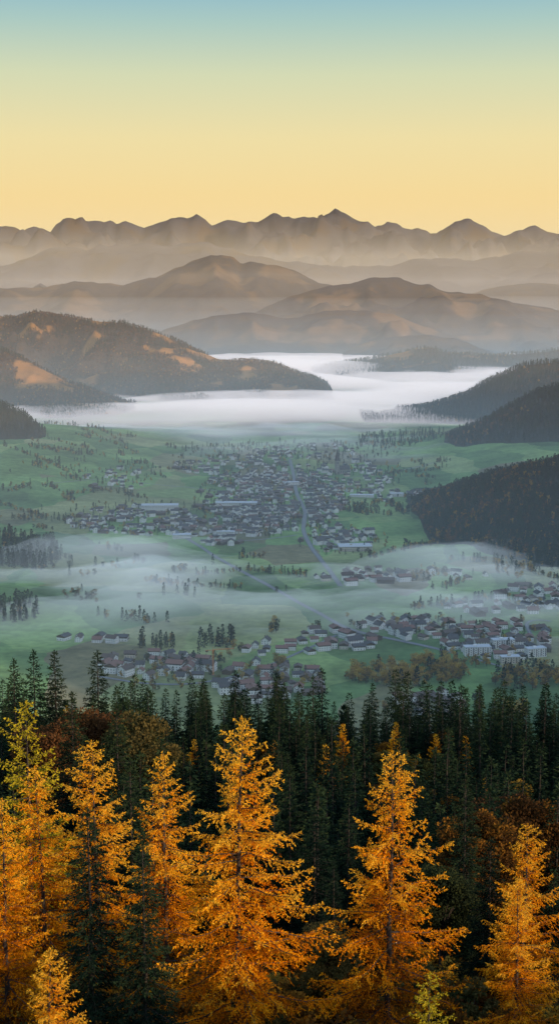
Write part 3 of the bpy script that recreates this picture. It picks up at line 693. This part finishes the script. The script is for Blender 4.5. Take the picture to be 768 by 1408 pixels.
scatter('undergrowth', np.stack([xa, ya, ground(xa, ya)-.4], 1), rng.uniform(.6, 1.6, n), rng.choice([0, 1, 2], n, p=[.5, .2, .3]), bush)

# ------------------------------------------------------------ haze + fog
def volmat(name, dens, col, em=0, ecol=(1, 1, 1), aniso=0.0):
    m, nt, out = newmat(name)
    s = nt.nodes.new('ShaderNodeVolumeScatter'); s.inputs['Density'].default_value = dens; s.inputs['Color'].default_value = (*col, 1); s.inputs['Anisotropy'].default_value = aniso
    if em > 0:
        e = nt.nodes.new('ShaderNodeEmission'); e.inputs[0].default_value = (*ecol, 1); e.inputs[1].default_value = em*dens  # added glow standing in for light scattered many times inside haze and fog
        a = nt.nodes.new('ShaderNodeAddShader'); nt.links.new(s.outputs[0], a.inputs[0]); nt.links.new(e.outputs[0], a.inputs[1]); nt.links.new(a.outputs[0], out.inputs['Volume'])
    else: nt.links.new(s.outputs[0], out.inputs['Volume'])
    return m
def boxobj(name, x0, x1, y0, y1, z0, z1, m):
    V = [(x0, y0, z0), (x1, y0, z0), (x1, y1, z0), (x0, y1, z0), (x0, y0, z1), (x1, y0, z1), (x1, y1, z1), (x0, y1, z1)]
    return obj_from(name, V, np.array([(0, 3, 2, 1), (4, 5, 6, 7), (0, 1, 5, 4), (1, 2, 6, 5), (2, 3, 7, 6), (3, 0, 4, 7)]), [m])
edges = [-60, 130, 250, 380, 530, 800]
for i in range(len(edges)-1):
    z0, z1 = edges[i], edges[i+1]; zm = max(0, (z0+z1)/2)
    rho = 1.65e-4*math.exp(-zm/270.)
    wv = min(1, zm/550)
    colr = tuple((1-wv)*a+wv*b for a, b in zip((.58, .86, 1.0), (1.0, .86, .72)))
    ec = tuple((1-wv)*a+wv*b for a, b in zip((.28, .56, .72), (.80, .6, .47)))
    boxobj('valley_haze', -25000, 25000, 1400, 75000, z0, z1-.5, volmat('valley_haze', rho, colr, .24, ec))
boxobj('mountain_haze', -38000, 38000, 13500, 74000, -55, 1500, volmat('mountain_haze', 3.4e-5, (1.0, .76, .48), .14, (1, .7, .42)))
def fogbank(name, x0, x1, y0, y1, top, m, seed, nsc, st=60, thr=.35, pw=1.3):
    xs_ = np.arange(x0, x1+1, st); ys_ = np.arange(y0, y1+1, st); X, Y = np.meshgrid(xs_, ys_)
    ex = (X-(x0+x1)/2)/((x1-x0)/2); ey = (Y-(y0+y1)/2)/((y1-y0)/2)
    wb = .25*fbm(X/nsc*.5, Y/nsc, seed+5, 3)
    e = np.clip(1-(np.abs(ex)**3+np.abs(np.clip(ey+wb, -2, 2))**2), 0, 1)**pw
    Z = -11+(top+11)*e*np.clip(thr+1.3*fbm(X/nsc, Y/nsc*1.6, seed, 5)+.3, 0, 2)
    Z = np.maximum(Z, -11)
    ny, nx = X.shape; I = np.arange(ny*nx).reshape(ny, nx); nv = ny*nx
    Fc = np.stack([I[:-1, :-1], I[:-1, 1:], I[1:, 1:], I[1:, :-1]], -1).reshape(-1, 4)
    zb = -12.0
    V = np.concatenate([np.stack([X, Y, Z], -1).reshape(-1, 3), np.stack([X, Y, X*0+zb], -1).reshape(-1, 3)])
    rim = np.concatenate([I[0, :], I[1:, -1], I[-1, -2::-1], I[-2:0:-1, 0]]); nx_ = np.roll(rim, -1)
    side_ = np.stack([rim, rim+nv, nx_+nv, nx_], 1)
    return obj_from(name, V, np.concatenate([Fc, Fc[:, ::-1]+nv, side_]), [m], smooth=True)
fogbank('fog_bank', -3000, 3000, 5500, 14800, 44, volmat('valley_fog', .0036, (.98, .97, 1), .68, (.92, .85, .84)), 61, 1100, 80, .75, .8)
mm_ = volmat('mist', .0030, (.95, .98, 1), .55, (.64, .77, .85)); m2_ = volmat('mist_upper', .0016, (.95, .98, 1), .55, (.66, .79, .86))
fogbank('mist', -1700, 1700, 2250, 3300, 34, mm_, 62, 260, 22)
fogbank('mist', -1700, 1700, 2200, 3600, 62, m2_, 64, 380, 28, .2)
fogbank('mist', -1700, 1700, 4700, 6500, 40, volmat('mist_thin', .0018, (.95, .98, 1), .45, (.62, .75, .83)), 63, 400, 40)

# ------------------------------------------------------------ world, sun, camera
SE = math.radians(12); sd = Vector((.8*math.cos(SE), -.6*math.cos(SE), math.sin(SE)))
w = bpy.data.worlds.new('World'); sc.world = w; w.use_nodes = True; nt = w.node_tree; nt.nodes.clear()
wo = nt.nodes.new('ShaderNodeOutputWorld'); bg = nt.nodes.new('ShaderNodeBackground'); bg.inputs[1].default_value = .12
sky = nt.nodes.new('ShaderNodeTexSky'); sky.sky_type = 'NISHITA'; sky.sun_disc = False; sky.sun_elevation = SE; sky.sun_rotation = math.atan2(sd.x, sd.y); sky.altitude = 900; sky.dust_density = 1.5
tc = nt.nodes.new('ShaderNodeTexCoord'); sx = nt.nodes.new('ShaderNodeSeparateXYZ'); nt.links.new(tc.outputs['Generated'], sx.inputs[0])
rp = ramp(nt, sx.outputs[2], [(0, (.97, .66, .27)), (.06, (.93, .69, .31)), (.103, (.86, .73, .38)), (.145, (.66, .70, .46)), (.178, (.41, .59, .54)), (.20, (.28, .50, .59)), (.4, (.3, .50, .66))])
sc1 = nt.nodes.new('ShaderNodeVectorMath'); sc1.operation = 'SCALE'; nt.links.new(rp.outputs[0], sc1.inputs[0]); sc1.inputs['Scale'].default_value = 1/.12
sc2 = nt.nodes.new('ShaderNodeVectorMath'); sc2.operation = 'SCALE'; nt.links.new(sky.outputs[0], sc2.inputs[0]); sc2.inputs['Scale'].default_value = 3.8
mr = nt.nodes.new('ShaderNodeMapRange'); nt.links.new(sx.outputs[2], mr.inputs[0]); mr.inputs[1].default_value = .25; mr.inputs[2].default_value = .6
mx = nt.nodes.new('ShaderNodeMix'); mx.data_type = 'RGBA'; nt.links.new(mr.outputs[0], mx.inputs[0]); nt.links.new(sc1.outputs[0], mx.inputs[6]); nt.links.new(sc2.outputs[0], mx.inputs[7])
nt.links.new(mx.outputs[2], bg.inputs[0]); nt.links.new(bg.outputs[0], wo.inputs[0])
sl = bpy.data.lights.new('sun', 'SUN'); sl.energy = 5.0; sl.angle = math.radians(.5); sl.color = (1, .74, .48)
so = bpy.data.objects.new('sun', sl); sc.collection.objects.link(so); so.rotation_euler = sd.to_track_quat('Z', 'Y').to_euler()
cam = bpy.data.cameras.new('camera'); co = bpy.data.objects.new('camera', cam); sc.collection.objects.link(co)
cam.sensor_fit = 'VERTICAL'; cam.sensor_height = 36; cam.lens = 36*F/1408; cam.clip_start = 1; cam.clip_end = 200000
co.location = (0, 0, H); co.rotation_euler = (math.pi/2-PITCH, 0, 0); sc.camera = co
sc.view_settings.view_transform = 'Standard'; sc.view_settings.look = 'None'; sc.view_settings.exposure = 0
